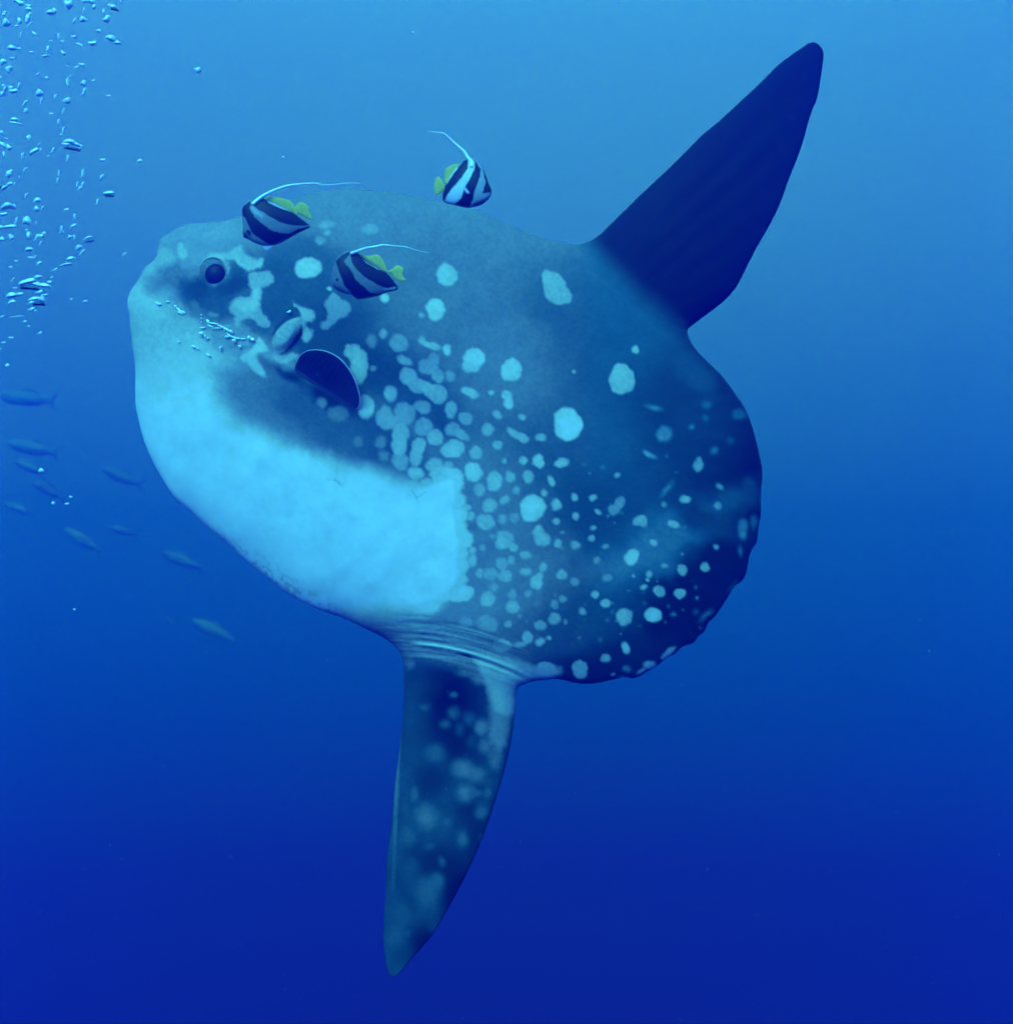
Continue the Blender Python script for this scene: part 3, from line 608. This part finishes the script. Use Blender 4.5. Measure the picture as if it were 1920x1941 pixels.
def pec_col(x, y):
    ax, ay, bx, by = 563, 700, 676, 774
    d = ((bx-ax)*(ay-y)-(ax-x)*(by-ay))/math.hypot(bx-ax, by-ay); t = ((x-ax)*(bx-ax)+(y-ay)*(by-ay))/math.hypot(bx-ax, by-ay)**2
    v = .006+.05*np.exp(-np.maximum(d+6, 0)/9)+.03*np.clip(t-.45, 0, 1)+.012*fbm(x/6, y/6, 3)+.003*np.sin((t+.004*d*(t-.5))*70)*ss(5, 25, d)
    v = np.maximum(v, .004); return np.stack([v*.6, v*.85, v*1.2], 1)
Vp, Np, cp, F1, F2_, ctp = two_sided(Xp, Yp, Tp, pec_depth, up_, rp_, kp_, None, pec_col)
Fp = np.concatenate([F1, F2_]); pec = mesh_obj('pectoral_fin', Vp, Fp, M['skin'], sunfish, center, cp)
edge = catmull(crop(*A, [(1384,1330),(1410,1276),(1470,1241),(1540,1236),(1610,1250),(1690,1293),(1755,1363),(1800,1438),(1830,1520),(1842,1580),(1838,1640),(1818,1664)]), 4, False)
pts = [P(x, y, float(pec_depth(np.array(x), np.array(y)))-.002) for x, y in edge]
tube_obj('fin_margin', pts, [.0009+.0011*math.sin(math.pi*i/(len(pts)-1)) for i in range(len(pts))], M['pale'], pec, center, 6)
print('sunfish verts', len(V))

# ------------------------------------------------------------------ bannerfish
def build_banner(label, D, cr, body, bands, base_v, extras, dorsal, tail, fil, fil_w, eye, lean):
    ox, oy, s = cr
    o = catmull(crop(ox, oy, s, body), 2)
    X, Y, u, d, us, ri, ke = inflate(o, .9, lambda x, y: np.ones(x.shape), lambda x, y: np.zeros(x.shape), 3)
    T = np.sqrt(np.maximum(u, 0)); T = T/T.max()*.030
    c0 = o.mean(0); cw = P(c0[0], c0[1], D)
    def bend(wx, wz): return (wx-cw.x)*lean[0]+(wz-cw.z)*lean[1]
    def colr(px, py):
        # the lean moves points in depth, so the markings are laid out on the flat fish
        x = px+(fbm(px/5, py/5, 2)-.5)*2; y = py+(fbm(px/5+9, py/5, 2)-.5)*2
        v = np.full(x.shape, base_v)
        for L, val, sf in bands:
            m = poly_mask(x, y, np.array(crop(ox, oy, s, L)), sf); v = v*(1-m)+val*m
        v = v*(.88+.24*fbm(px/3, py/3, 2))
        return np.stack([v, v, v*1.02], 1)
    V, N, col, F1, F2, ct = two_sided(X, Y, T, D, us, ri, ke, None, colr, bend)
    root = thing('bannerfish', label, 'bannerfish', cw, 'banded bannerfish cleaning the sunfish')
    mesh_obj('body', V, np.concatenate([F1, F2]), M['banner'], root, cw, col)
    def depth(x, y): w = P(x, y, D); return D+(w.x-cw.x)*lean[0]+(w.z-cw.z)*lean[1]
    for nm, L, off in (('dorsal_fin', dorsal, .002), ('tail_fin', tail, .003)):
        o2 = catmull(crop(ox, oy, s, L), 1.5)
        X2, Y2, u2, d2, us2, ri2, ke2 = inflate(o2, .8, lambda x, y: np.ones(x.shape), lambda x, y: np.zeros(x.shape), 2)
        T2 = np.sqrt(np.maximum(u2, 0)); T2 = T2/T2.max()*.004*(1+.35*np.sin(X2*1.3+Y2*.9))
        V2, _, _, G1, G2, _ = two_sided(X2, Y2, T2, D+off, us2, ri2, ke2, None, None, bend)
        mesh_obj(nm, V2, np.concatenate([G1, G2]), M['yellow'], root, cw)
    fp = catmull(crop(ox, oy, s, fil), 2.5, False); n = len(fp)
    pts = [P(x, y, depth(x, y)-.018*max(0, 1-i/(n*.25))-.004) for i, (x, y) in enumerate(fp)]
    rad = []
    for i in range(n):
        t = i/(n-1); rad.append(D*KX*(fil_w*(1-t)**1.6+.8*(1-t)+.42))
    tube_obj('dorsal_filament', pts, rad, M['filament'], root, cw, 8)
    for L, val, off in extras:
        o2 = catmull(crop(ox, oy, s, L), 1.2)
        X2, Y2, u2, d2, us2, ri2, ke2 = inflate(o2, .7, lambda x, y: np.ones(x.shape), lambda x, y: np.zeros(x.shape), 1)
        T2 = np.sqrt(np.maximum(u2, 0)); T2 = T2/T2.max()*.003
        V2, _, _, G1, G2, _ = two_sided(X2, Y2, T2, D-off, us2, ri2, ke2, None, None, bend)
        mesh_obj('pectoral_fin', V2, np.concatenate([G1, G2]), M['pale'], root, cw)
    ex, ey, er = ox+eye[0]*s, oy+eye[1]*s, eye[2]*s*D*KX
    de = depth(ex, ey)-eye[3]
    e = ball('eye', P(ex, ey, de), er, er*.6, er, M['iris'], root, cw, 16, 10)
    ball('pupil', P(ex, ey, de-er*.35), er*.62, er*.4, er*.62, M['eye_dark'], e, cw, 14, 8)
    return root
LB = (430, 330, .2093)
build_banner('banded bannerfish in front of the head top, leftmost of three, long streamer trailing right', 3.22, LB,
  [(225,262),(290,235),(350,230),(400,245),(480,280),(590,340),(650,385),(700,420),(750,462),(735,480),(650,520),(560,570),(480,615),(410,638),(340,645),(260,625),(190,590),(148,565),(150,480),(146,400),(148,340),(170,295)],
  [([(140,300),(215,240),(215,330),(250,390),(330,460),(400,510),(480,530),(560,540),(650,495),(745,475),(740,490),(560,580),(410,645),(350,620),(290,580),(230,530),(200,470),(165,400),(140,370)], .010, 1.2),
   ([(245,280),(330,225),(400,250),(480,290),(600,345),(760,462),(620,468),(560,455),(480,435),(410,400),(340,350),(280,320)], .010, 1.0),
   ([(150,520),(150,570),(200,590),(180,545)], .04, 2),
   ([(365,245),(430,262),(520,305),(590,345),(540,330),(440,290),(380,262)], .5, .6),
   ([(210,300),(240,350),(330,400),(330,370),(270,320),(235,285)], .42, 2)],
  .24, [([(330,640),(420,640),(400,660),(360,690),(330,675)], .3, .002)],  # white bands greyed: their shade is put into the body colour
  [(355,228),(430,215),(520,228),(580,250),(620,300),(640,370),(590,345),(520,308),(430,262)],
  [(610,330),(640,270),(690,258),(735,290),(745,340),(770,400),(720,390),(670,365)],
  [(232,275),(290,225),(360,180),(460,135),(560,105),(680,90),(800,84),(870,98),(960,95),(1080,82),(1205,82)], 2.6, (190,515,22,.022), (.10,-.15))
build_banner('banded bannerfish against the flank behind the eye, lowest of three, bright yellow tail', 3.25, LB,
  [(1040,740),(1100,705),(1160,705),(1210,730),(1270,785),(1350,840),(1430,880),(1480,925),(1520,975),(1548,1020),(1525,1045),(1440,1065),(1350,1100),(1260,1120),(1180,1128),(1120,1090),(1060,1080),(980,1040),(950,985),(955,920),(975,840),(1000,780)],
  [([(1040,735),(1130,690),(1090,760),(1060,790),(1130,880),(1170,960),(1250,1030),(1300,1075),(1400,1085),(1540,1035),(1530,1055),(1350,1110),(1170,1140),(1120,1070),(1060,1000),(1020,900),(1000,830),(985,790)], .008, 1.2),
   ([(1115,730),(1180,712),(1270,785),(1350,840),(1440,885),(1560,1025),(1440,1035),(1340,990),(1240,925),(1170,860),(1130,800)], .008, 1.0),
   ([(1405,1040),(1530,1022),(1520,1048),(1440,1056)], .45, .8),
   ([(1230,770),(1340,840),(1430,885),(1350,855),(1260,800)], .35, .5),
   ([(940,990),(950,1060),(1080,1090),(1060,1040)], .09, 5)],
  .20, [],  # grey base instead of white, shade painted into the bands
  [(1200,725),(1280,745),(1370,735),(1420,790),(1450,870),(1430,880),(1360,835),(1280,785)],
  [(1440,885),(1490,860),(1540,825),(1600,850),(1590,910),(1620,955),(1560,960),(1510,925),(1490,890)],
  [(1120,720),(1180,700),(1260,672),(1340,658),(1420,643),(1520,652),(1620,660),(1720,690),(1830,712)], 2.2, (1000,955,20,.016), (.10,-.15))
build_banner('banded bannerfish above the back of the sunfish, facing right with streamer curling left', 3.15, B,
  [(1345,500),(1375,478),(1430,498),(1500,570),(1535,640),(1560,710),(1588,785),(1570,835),(1500,895),(1400,918),(1350,920),(1250,895),(1160,870),(1138,820),(1165,730),(1210,640),(1270,560)],
  [([(1430,490),(1485,575),(1480,640),(1450,730),(1425,800),(1420,850),(1380,930),(1240,905),(1310,840),(1350,740),(1400,640),(1435,560)], .010, 1.0),
   ([(1340,490),(1375,490),(1372,570),(1290,680),(1200,780),(1150,880),(1130,820),(1165,730),(1275,565)], .012, 1.0),
   ([(1500,560),(1560,690),(1600,790),(1545,790),(1500,795),(1530,700)], .02, 1.2),
   ([(1440,870),(1560,830),(1500,910),(1400,925)], .10, 3),
   ([(1262,555),(1282,562),(1180,700),(1145,765),(1140,740)], .75, .6),
   ([(1375,480),(1430,515),(1430,570),(1395,640),(1340,740),(1300,840),(1240,890),(1170,870),(1210,780),(1300,680),(1372,570)], .78, 1.0)],
  .42, [([(1335,730),(1385,785),(1370,800),(1345,780)], .5, .034)],
  [(1290,535),(1230,540),(1170,575),(1155,640),(1160,700),(1190,690),(1240,610),(1280,562)],
  [(1160,720),(1120,650),(1090,640),(1062,700),(1075,800),(1110,790),(1145,765)],
  [(1400,560),(1408,520),(1370,470),(1330,410),(1250,340),(1200,290),(1150,250),(1100,243),(1015,235)], 3.0, (1528,760,17,.012), (-.10,-.08))

# ------------------------------------------------------------------ far fusiliers under the sunfish's chin
def far_fish(cx, cy, L, ang, D, label, kb):
    k = D*KX; c0 = P(cx, cy, D); root = thing('fusilier', label, 'fish', c0, 'faint fish deep in the blue at left')
    ca, sa = math.cos(math.radians(ang)), math.sin(math.radians(ang))
    h = L*.13
    def tr(L_): return [(cx+(a*ca-b*sa), cy+(a*sa+b*ca)) for a, b in L_]
    body = tr([(-.5*L,0),(-.42*L,-.5*h),(-.25*L,-.9*h),(0,-h),(.2*L,-.75*h),(.38*L,-.28*h),(.43*L,-.2*h),(.43*L,.2*h),(.36*L,.3*h),(.15*L,.85*h),(-.1*L,h),(-.32*L,.8*h),(-.45*L,.4*h)])
    o = catmull(body, 1.5)
    X, Y, u, d, us, ri, ke = inflate(o, 1.1, lambda x, y: np.ones(x.shape), lambda x, y: np.zeros(x.shape), 2)
    T = np.sqrt(np.maximum(u, 0)); T = T/T.max()*h*k*.55
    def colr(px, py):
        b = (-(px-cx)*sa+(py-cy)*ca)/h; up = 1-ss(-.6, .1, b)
        return np.stack([.06+.10*kb*up, .235+.07*kb*up, .50-.34*up], 1)  # underbody blue kept close to the water: distance haze painted into the colour
    V, N, col, F1, F2, ct = two_sided(X, Y, T, D, us, ri, ke, None, colr)
    mesh_obj('body', V, np.concatenate([F1, F2]), M['far'], root, c0, col)
    for nm, q, th in (('tail_fin', [(.40*L,-.12*h),(.5*L,-1.0*h),(.56*L,-1.05*h),(.49*L,0),(.56*L,1.05*h),(.5*L,1.0*h),(.40*L,.12*h)], .006),
                  ('dorsal_fin', [(-.15*L,-.85*h),(-.02*L,-1.45*h),(.15*L,-1.2*h),(.27*L,-.55*h),(.1*L,-.8*h)], .005)):
        o2 = catmull(tr(q), 1.2)
        X2, Y2, u2, d2, us2, ri2, ke2 = inflate(o2, .9, lambda x, y: np.ones(x.shape), lambda x, y: np.zeros(x.shape), 1)
        T2 = np.sqrt(np.maximum(u2, 0)); T2 = T2/T2.max()*th
        V2, _, c2, G1, G2, _ = two_sided(X2, Y2, T2, D, us2, ri2, ke2, None, lambda a, b: np.stack([a*0+.06, a*0+.23, a*0+.46], 1))  # same water-like blue, haze painted in
        mesh_obj(nm, V2, np.concatenate([G1, G2]), M['far'], root, c0, c2)
FAR = [(50,756,105,6,9.5,.35,'topmost faint greenish fish at the left edge, just below the bubble stream'),
 (62,850,96,12,8.5,.6,'faint olive backed fish at the left edge, second from the top of the far group'),
 (57,886,62,22,8.0,.75,'faint fish with a yellowish back at the left edge, beside one bright bubble'),
 (92,930,72,28,8.2,.7,'faint yellowish fish slanting down just above three tiny bright bubbles'),
 (232,905,80,22,9.0,.4,'faint fish nearest the lower jaw line of the sunfish, dark and blurred'),
 (38,965,60,20,9.5,.3,'dim fish low at the left edge under the three tiny bubbles'),
 (157,1024,82,32,8.2,.8,'slender yellowish fish slanting down in the middle of the far group'),
 (233,1006,56,14,9.5,.5,'small blurred fish just right of the slender middle one'),
 (345,1063,84,22,8.8,.6,'faint olive fish close below the white belly of the sunfish'),
 (405,1196,92,27,7.6,.9,'clearest yellow green far fish, alone lowest under the belly'),
 (322,1178,30,50,8.5,.3,'tiny pale far fish just left of the lowest yellow green one')]
for cx, cy, L, a, D, kb, lb in FAR: far_fish(cx, cy, L, a, D*2.45, lb, kb)

# ------------------------------------------------------------------ bubbles
def bubble_mesh(kind, seed):
    r = np.random.RandomState(seed); nu, nv = 20, 12; V = []; F = []
    ph = r.rand(6)*6.28
    for i in range(nv+1):
        th = math.pi*i/nv
        for j in range(nu):
            a = 2*math.pi*j/nu; x = math.cos(th); y = math.sin(th)*math.cos(a); z = math.sin(th)*math.sin(a)
            d = 1+.10*math.sin(2.1*x*2+ph[0])+.09*math.sin(3*z+ph[1]+2*y)+.05*math.sin(5*y+ph[2]+3*x)
            x, y, z = x*d, y*d, z*d
            if kind == 'cap': z = z*(.75 if z > 0 else .35)+.18*(1-x*x)
            if kind == 'worm': z = z*.75+.55*math.sin(x*2.4+ph[3]*.15); 
            if kind == 'blob': z += .22*math.sin(3.1*x+ph[4]); x += .08*math.sin(4*z+ph[5])
            V.append((x*.5, y*.5, z*.5))
    for i in range(nv):
        for j in range(nu): F.append((i*nu+j, i*nu+(j+1) % nu, (i+1)*nu+(j+1) % nu, (i+1)*nu+j))
    o = mesh_obj('bubble', V, F, M['bubble']); me = o.data; bpy.data.objects.remove(o); return me
BM = {k: [bubble_mesh(k, 31*i+7*len(k)) for i in range(5)] for k in ('round', 'cap', 'worm', 'blob')}
dark_me = bubble_mesh('cap', 99); dark_me.materials.clear(); dark_me.materials.append(M['bubble_shade'])  # added dark lobe that stands in for the shade under a bubble
I1 = (0, 0, .12559); I2 = (0, 200, .12559); I3 = (0, 400, .15524)
BUB = [(I1, [(240,10,100,40,-10),(310,40,100,50,-20),(430,90,80,30,0),(430,135,90,35,0),(75,190,50,25,20),(60,220,50,25,20),(95,350,100,75,0),(295,315,95,38,90),(418,280,110,45,85),
 (455,215,40,30,60),(250,395,50,20,10),(455,370,100,24,35),(770,205,140,70,0),(825,160,60,40,-60),(1040,60,100,85,0),(1260,10,80,40,-20),(1370,15,110,50,-10),(1425,100,60,35,60),
 (1835,20,70,30,50),(1270,150,60,26,50),(1565,170,60,20,80),(1690,95,110,35,-10),(1730,150,110,42,-15,'d'),(1610,285,100,60,45),(1645,260,50,30,60),(1130,315,100,35,40),
 (1250,295,90,50,10),(1300,300,40,20,-20),(320,520,80,24,65),(520,505,70,28,-40),(895,545,90,35,75),(1115,555,80,30,0),(1490,465,75,28,0),(1395,650,110,40,3),(1670,600,150,90,-20),
 (1770,655,120,50,-5),(775,620,50,16,0),(940,625,50,22,0),(720,740,80,30,80),(1200,670,110,18,-20),(180,740,130,70,0),(280,735,80,20,10),(475,790,60,28,-10),(955,800,70,35,-30),
 (190,880,50,22,0),(690,850,140,30,10),(45,935,90,50,40),(135,1045,100,55,75),(1240,975,80,28,-5),(1155,1020,60,20,30),(1020,1000,50,12,0),(570,1120,60,18,30),(705,1175,60,25,-15),
 (1060,1155,40,18,20),(1025,1245,110,50,70),(1265,1260,70,55,40),(1285,1230,40,20,-40),(1410,1220,50,20,20),(50,1290,40,22,0),(290,1290,90,30,55),(85,1360,120,45,60),(165,1335,60,50,0),
 (205,1370,110,40,5),(40,1415,70,50,0),(600,1410,100,65,0),(840,1465,90,32,60),(1270,1385,110,36,50),(1640,1445,80,16,0),(625,1520,100,32,60),(1015,1520,100,55,40),(380,1560,110,36,35),
 (5,1165,40,22,0),(5,80,30,22,0)]),
 (I2, [(390,80,65,35,65),(775,122,60,14,0),(960,85,85,32,55),(220,220,130,50,0),(245,275,190,30,-12),(890,245,80,32,65),(960,370,90,36,55),(925,440,40,16,10),(25,405,60,32,-45),
 (95,500,45,16,-10),(440,490,85,42,80),(35,600,150,60,-35),(135,630,80,45,-30),(65,740,90,38,70),(345,755,90,32,65),(590,600,65,22,45),(525,700,140,60,30),(620,675,60,26,50),
 (805,680,80,40,35),(735,762,50,12,0),(1050,560,170,70,-5),(1000,585,110,30,0),(1140,600,150,60,-15),(1215,630,50,50,0),(1090,665,200,55,-10,'d'),(1025,795,80,32,60),(1555,820,70,28,0),
 (385,970,100,26,40),(150,1000,80,40,20),(135,1045,90,50,20),(295,1085,50,20,75),(890,1015,80,26,65),(870,1130,80,26,50),(1250,1020,110,32,65),(1535,1090,110,38,35),(1170,1195,80,32,60),
 (1215,1250,80,32,30),(1250,1200,90,40,40),(150,1180,90,32,20),(70,1250,130,50,35),(15,1240,70,50,0,'d'),(230,1185,60,26,55),(400,1365,85,32,50),(560,1430,100,45,30),(1645,1335,140,60,5),
 (1650,1370,130,36,0,'d'),(1475,1455,85,36,55),(120,1540,160,100,15),(210,1535,70,50,-10),(555,1560,70,50,60),(640,1545,70,26,40),(1005,1570,70,22,10)]),
 (I3, [(45,35,80,25,5),(200,115,75,22,55),(330,120,90,60,5),(440,145,45,14,50),(15,200,50,35,0),(125,200,140,45,5),(25,345,60,35,10),(120,300,50,20,20),(145,325,60,32,-5),(325,235,35,15,0),
 (355,300,50,60,0),(445,330,70,26,35),(500,305,90,35,10),(540,275,50,26,10),(495,395,70,22,45),(355,480,100,52,15),(375,568,55,16,0),(425,565,45,22,35),(200,612,50,15,0),(130,683,40,10,0),
 (480,640,72,22,30),(915,75,75,32,60),(900,185,95,26,30),(755,220,75,28,60),(755,262,50,22,20),(855,320,60,30,20),(910,320,60,22,75),(1080,340,115,40,20),(1095,375,90,22,10,'d'),(965,450,85,36,25),
 (1000,510,90,26,35),(865,590,110,40,15),(815,660,130,36,10),(670,718,75,16,25),(630,812,40,12,25),(155,840,60,16,40),(465,815,100,42,15),(340,880,190,70,15),(430,900,180,60,-15),(540,920,160,48,-5),
 (365,950,190,60,-5,'d'),(605,865,50,14,5),(180,937,50,11,0),(480,990,90,24,15),(545,1025,70,15,15),(150,1045,150,65,10),(250,1010,60,24,0),(145,1110,90,25,20),(420,1085,150,48,10),(510,1080,70,45,0),
 (480,1145,120,56,0,'d'),(380,1120,70,24,20),(385,1200,75,24,20),(435,1215,30,10,20),(20,1290,60,16,25),(210,1290,150,14,5),(305,1350,45,16,20),(350,1405,40,10,0),(490,1490,55,20,30),(135,1545,60,11,0),
 (45,1605,55,11,10),(10,1682,20,12,0),(90,1885,45,24,25),(870,1075,35,13,15),(1040,1103,62,16,15),(1520,525,60,13,30)])]
NAMED = {(0,12): 'large flattened bubble near the top edge in the middle of the bubble stream', (0,14): 'round pale bubble near the top edge of the picture, right part of the stream',
 (0,34): 'large teardrop bubble on the right side of the stream near the top', (0,6): 'squarish bright bubble near the top left corner',
 (0,40): 'bubble with a thin tail close to the left edge, upper part of the stream', (0,64): 'thick short bubble in the upper stream above two slanted slivers',
 (1,3): 'flat double layered bubble near the left edge with a thin lower lip', (1,20): 'big dark bottomed mushroom bubble at the right side of the stream',
 (1,44): 'lens shaped bubble with dark underside, right side of the stream, level with the sunfish back', (1,47): 'big rounded green tinted bubble at the left edge',
 (1,16): 'arched bubble in the middle of the left stream', (2,2): 'short thick diamond shaped bubble near the left edge', (2,15): 'smooth oval bubble left of the stream middle',
 (2,27): 'slanted bubble farthest right in the chain that leads down to the biggest bubble', (2,37): 'biggest ragged bubble of the lower stream with a broad dark underside',
 (2,45): 'wide pale bubble under the biggest ragged one, near the left edge', (2,48): 'long pale bubble with a dark painted shade beneath, lowest big one of the stream'}
brng = np.random.RandomState(77); last = None; nbub = 0
def put_bubble(px, py, L, W, an, D, label=None, group=None, dark=False, parent=None):
    global last
    k = D*KX; kind = 'cap' if L > 14 else ('worm' if (35 <= an <= 75 and L/W > 1.9) else ('blob' if L > 8 else 'round'))
    me = dark_me if dark else BM[kind][brng.randint(5)]
    o = bpy.data.objects.new('undershade' if dark else 'bubble', me); C.objects.link(o)
    if kind == 'worm': W = W*.85
    o.scale = (L*k*1.14, W*k*1.4, W*k*1.55); o.rotation_euler = (0, -math.radians(an), 0); o.location = P(px, py, D)
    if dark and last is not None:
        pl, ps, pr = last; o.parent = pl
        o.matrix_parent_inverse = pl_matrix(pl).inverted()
    else:
        o['label'] = label; o['category'] = 'bubble'
        if group: o['group'] = group
        last = (o, None, None)
    return o
from mathutils import Matrix, Euler
def pl_matrix(o): return Matrix.LocRotScale(o.location, o.rotation_euler, o.scale)
for ci, ((ox, oy, s), L) in enumerate(BUB):
    for i, b in enumerate(L):
        px, py, l, w = ox+b[0]*s, oy+b[1]*s, b[2]*s, b[3]*s
        dark = len(b) > 5
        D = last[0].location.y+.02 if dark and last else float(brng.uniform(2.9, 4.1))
        lb = NAMED.get((ci, i)); g = None
        if lb is None:
            size = 'long' if l > 13 else ('small' if l > 8 else 'tiny')
            tilt = 'flat' if abs(b[4]) <= 12 else ('upright' if b[4] > 55 else ('right-rising' if b[4] > 0 else 'left-rising'))
            zone = 'hugging the left edge' if px < 48 else ('left of the stream middle' if px < 95 else ('right of the stream middle' if px < 150 else 'at the outer right'))
            lvl = [(45, 'at the very top'), (95, 'just below the top'), (150, 'level with the upper dorsal fin'), (205, 'level with mid dorsal fin'), (260, 'level with the curled streamer'),
                   (325, 'level with the rear bannerfish'), (400, 'level with the left streamer'), (450, 'level with the sunfish forehead'), (500, 'level with the sunfish eye'),
                   (560, 'level with the snout'), (620, 'level with the gill'), (2000, 'below the main clump')]
            lv = next(t_ for y_, t_ in lvl if py < y_)
            lb = '%s %s bubble %s, %s' % (size, tilt, zone, lv); g = 'air bubbles rising along the left edge'
        put_bubble(px, py, l, w, b[4], D, lb, g, dark)
for px, py, l, w, an, lb in [(375,133,12,7,0,'lone oval bubble well right of the stream near the top, level with the fin tip'),
    (265,305,9,4,20,'lone slanted sliver bubble above the forehead of the sunfish'),(78,892,9,5,15,'bright bubble over the faint yellow backed fish at the left edge'),
    (783,62,4,4,0,'tiny lone bubble speck in clear blue near the top middle'),(537,298,4,3,0,'tiny lone bubble speck between forehead and first bannerfish streamer'),
    (141,1155,4,2.5,0,'tiny lone bubble speck in the deep blue at lower left')]:
    put_bubble(px, py, l, w, an, 3.6, lb)
for px, py, l, w, an in [(134,942,6,3,0),(101,954,7,4,15),(127,955,7,3,10)]:
    put_bubble(px, py, l, w, an, 3.6, 'one of three tiny bright bubbles close together under the slanting far fish', 'three bubbles at lower left')
CH = [(420,1062,75,26,-15),(530,1038,50,18,0),(620,1095,26,36,0),(655,1130,70,22,-45),(700,1155,80,20,-20),(675,1168,90,16,-25),(915,1190,18,18,0),(918,1230,16,16,0),(916,1268,15,15,0),
 (990,1260,40,25,-40),(1050,1290,130,22,-10),(1020,1318,70,18,-20),(1100,1345,130,18,0),(1150,1325,90,20,-20),(1200,1355,60,24,-20),(1250,1380,70,30,-30),(1240,1425,90,22,-40),(1310,1452,90,16,-15),
 (1390,1462,60,13,0),(1460,1450,50,34,0),(1500,1470,46,30,-30),(930,1335,60,16,10),(915,1405,52,44,0),(960,1440,20,46,0),(990,1455,26,22,0),(1205,1440,50,24,0),(1290,1485,42,38,0),
 (1355,1550,36,30,0),(1140,1570,60,30,60),(655,1500,26,16,0),(830,1550,56,24,-20),(870,1575,26,18,0),(1000,1650,66,20,-25),(985,1640,30,16,0)]
for cx, cy, l, w, an in CH:
    px, py = 230+cx*.1656, 400+cy*.1656
    part = 'snout end' if px < 345 else ('front third' if px < 390 else ('middle' if px < 430 else 'gill end'))
    side = 'along the upper row' if cy < 1300+(cx-990)*.33 else ('in the dense row' if cy < 1400+(cx-990)*.2 else 'scattered below the row')
    tl = 'round' if l < w*1.35 else ('flat' if abs(an) < 12 else 'slanted')
    put_bubble(px, py, l*.148, w*.135, an, skin_depth(px, py)-w*.1656*.004*.45-.003, 'glinting %s bubble on the sunfish cheek, %s of the line, %s' % (tl, part, side), 'bubbles clinging to the sunfish cheek')
put_bubble(548, 591, 8.5, 3.2, 20, skin_depth(548, 591)-.01, 'brilliant white sliver bubble just above the gill opening')

# ------------------------------------------------------------------ drifting motes
def motes():
    V = []; F = []; r = np.random.RandomState(9)
    base = np.array([(1,0,0),(-1,0,0),(0,1,0),(0,-1,0),(0,0,1),(0,0,-1)], float)
    tri = [(0,2,4),(2,1,4),(1,3,4),(3,0,4),(2,0,5),(1,2,5),(3,1,5),(0,3,5)]
    for i in range(1100):
        D = r.uniform(1.6, 6.5); px = r.uniform(-100, 2020); py = r.uniform(-100, 2040); c = P(px, py, D)
        if D > 3.4 and 240 < px < 1560 and 60 < py < 1860: continue
        s = D*KX*r.choice([.35, .45, .6, .9], p=[.45, .35, .16, .04]); n = len(V)
        for b in base*s*r.uniform(.6, 1.5, (6, 1)): V.append((c.x+b[0], c.y+b[1], c.z+b[2]))
        F += [tuple(n+q for q in t) for t in tri]
    o = mesh_obj('floating_motes', V, F, M['mote'], smooth=False)
    o['label'] = 'fine pale specks drifting through the blue water'; o['category'] = 'specks'; o['kind'] = 'stuff'
motes()

# ------------------------------------------------------------------ the water's own veil
def haze():
    x0, x1, y0, y1, z0, z1 = -10, 10, -1.5, 23.5, -10.5, 10
    V = [(x, y, z) for x in (x0, x1) for y in (y0, y1) for z in (z0, z1)]
    F = [(0,1,3,2),(4,6,7,5),(0,4,5,1),(2,3,7,6),(0,2,6,4),(1,5,7,3)]
    m = bpy.data.materials.new('water_haze'); m.use_nodes = True; t = m.node_tree; t.nodes.clear()
    v = t.nodes.new('ShaderNodeVolumePrincipled'); v.inputs['Color'].default_value = (.0, .012, 1, 1); v.inputs['Density'].default_value = HAZE_DENSITY
    v.inputs['Absorption Color'].default_value = (.64, .66, 1, 1); v.inputs['Anisotropy'].default_value = .72
    o = t.nodes.new('ShaderNodeOutputMaterial'); t.links.new(v.outputs[0], o.inputs['Volume'])
    ob = mesh_obj('haze', V, F, m, smooth=False); ob['kind'] = 'stuff'
    ob['label'] = 'blue veil of the open sea water thickening with distance'; ob['category'] = 'haze'
haze()
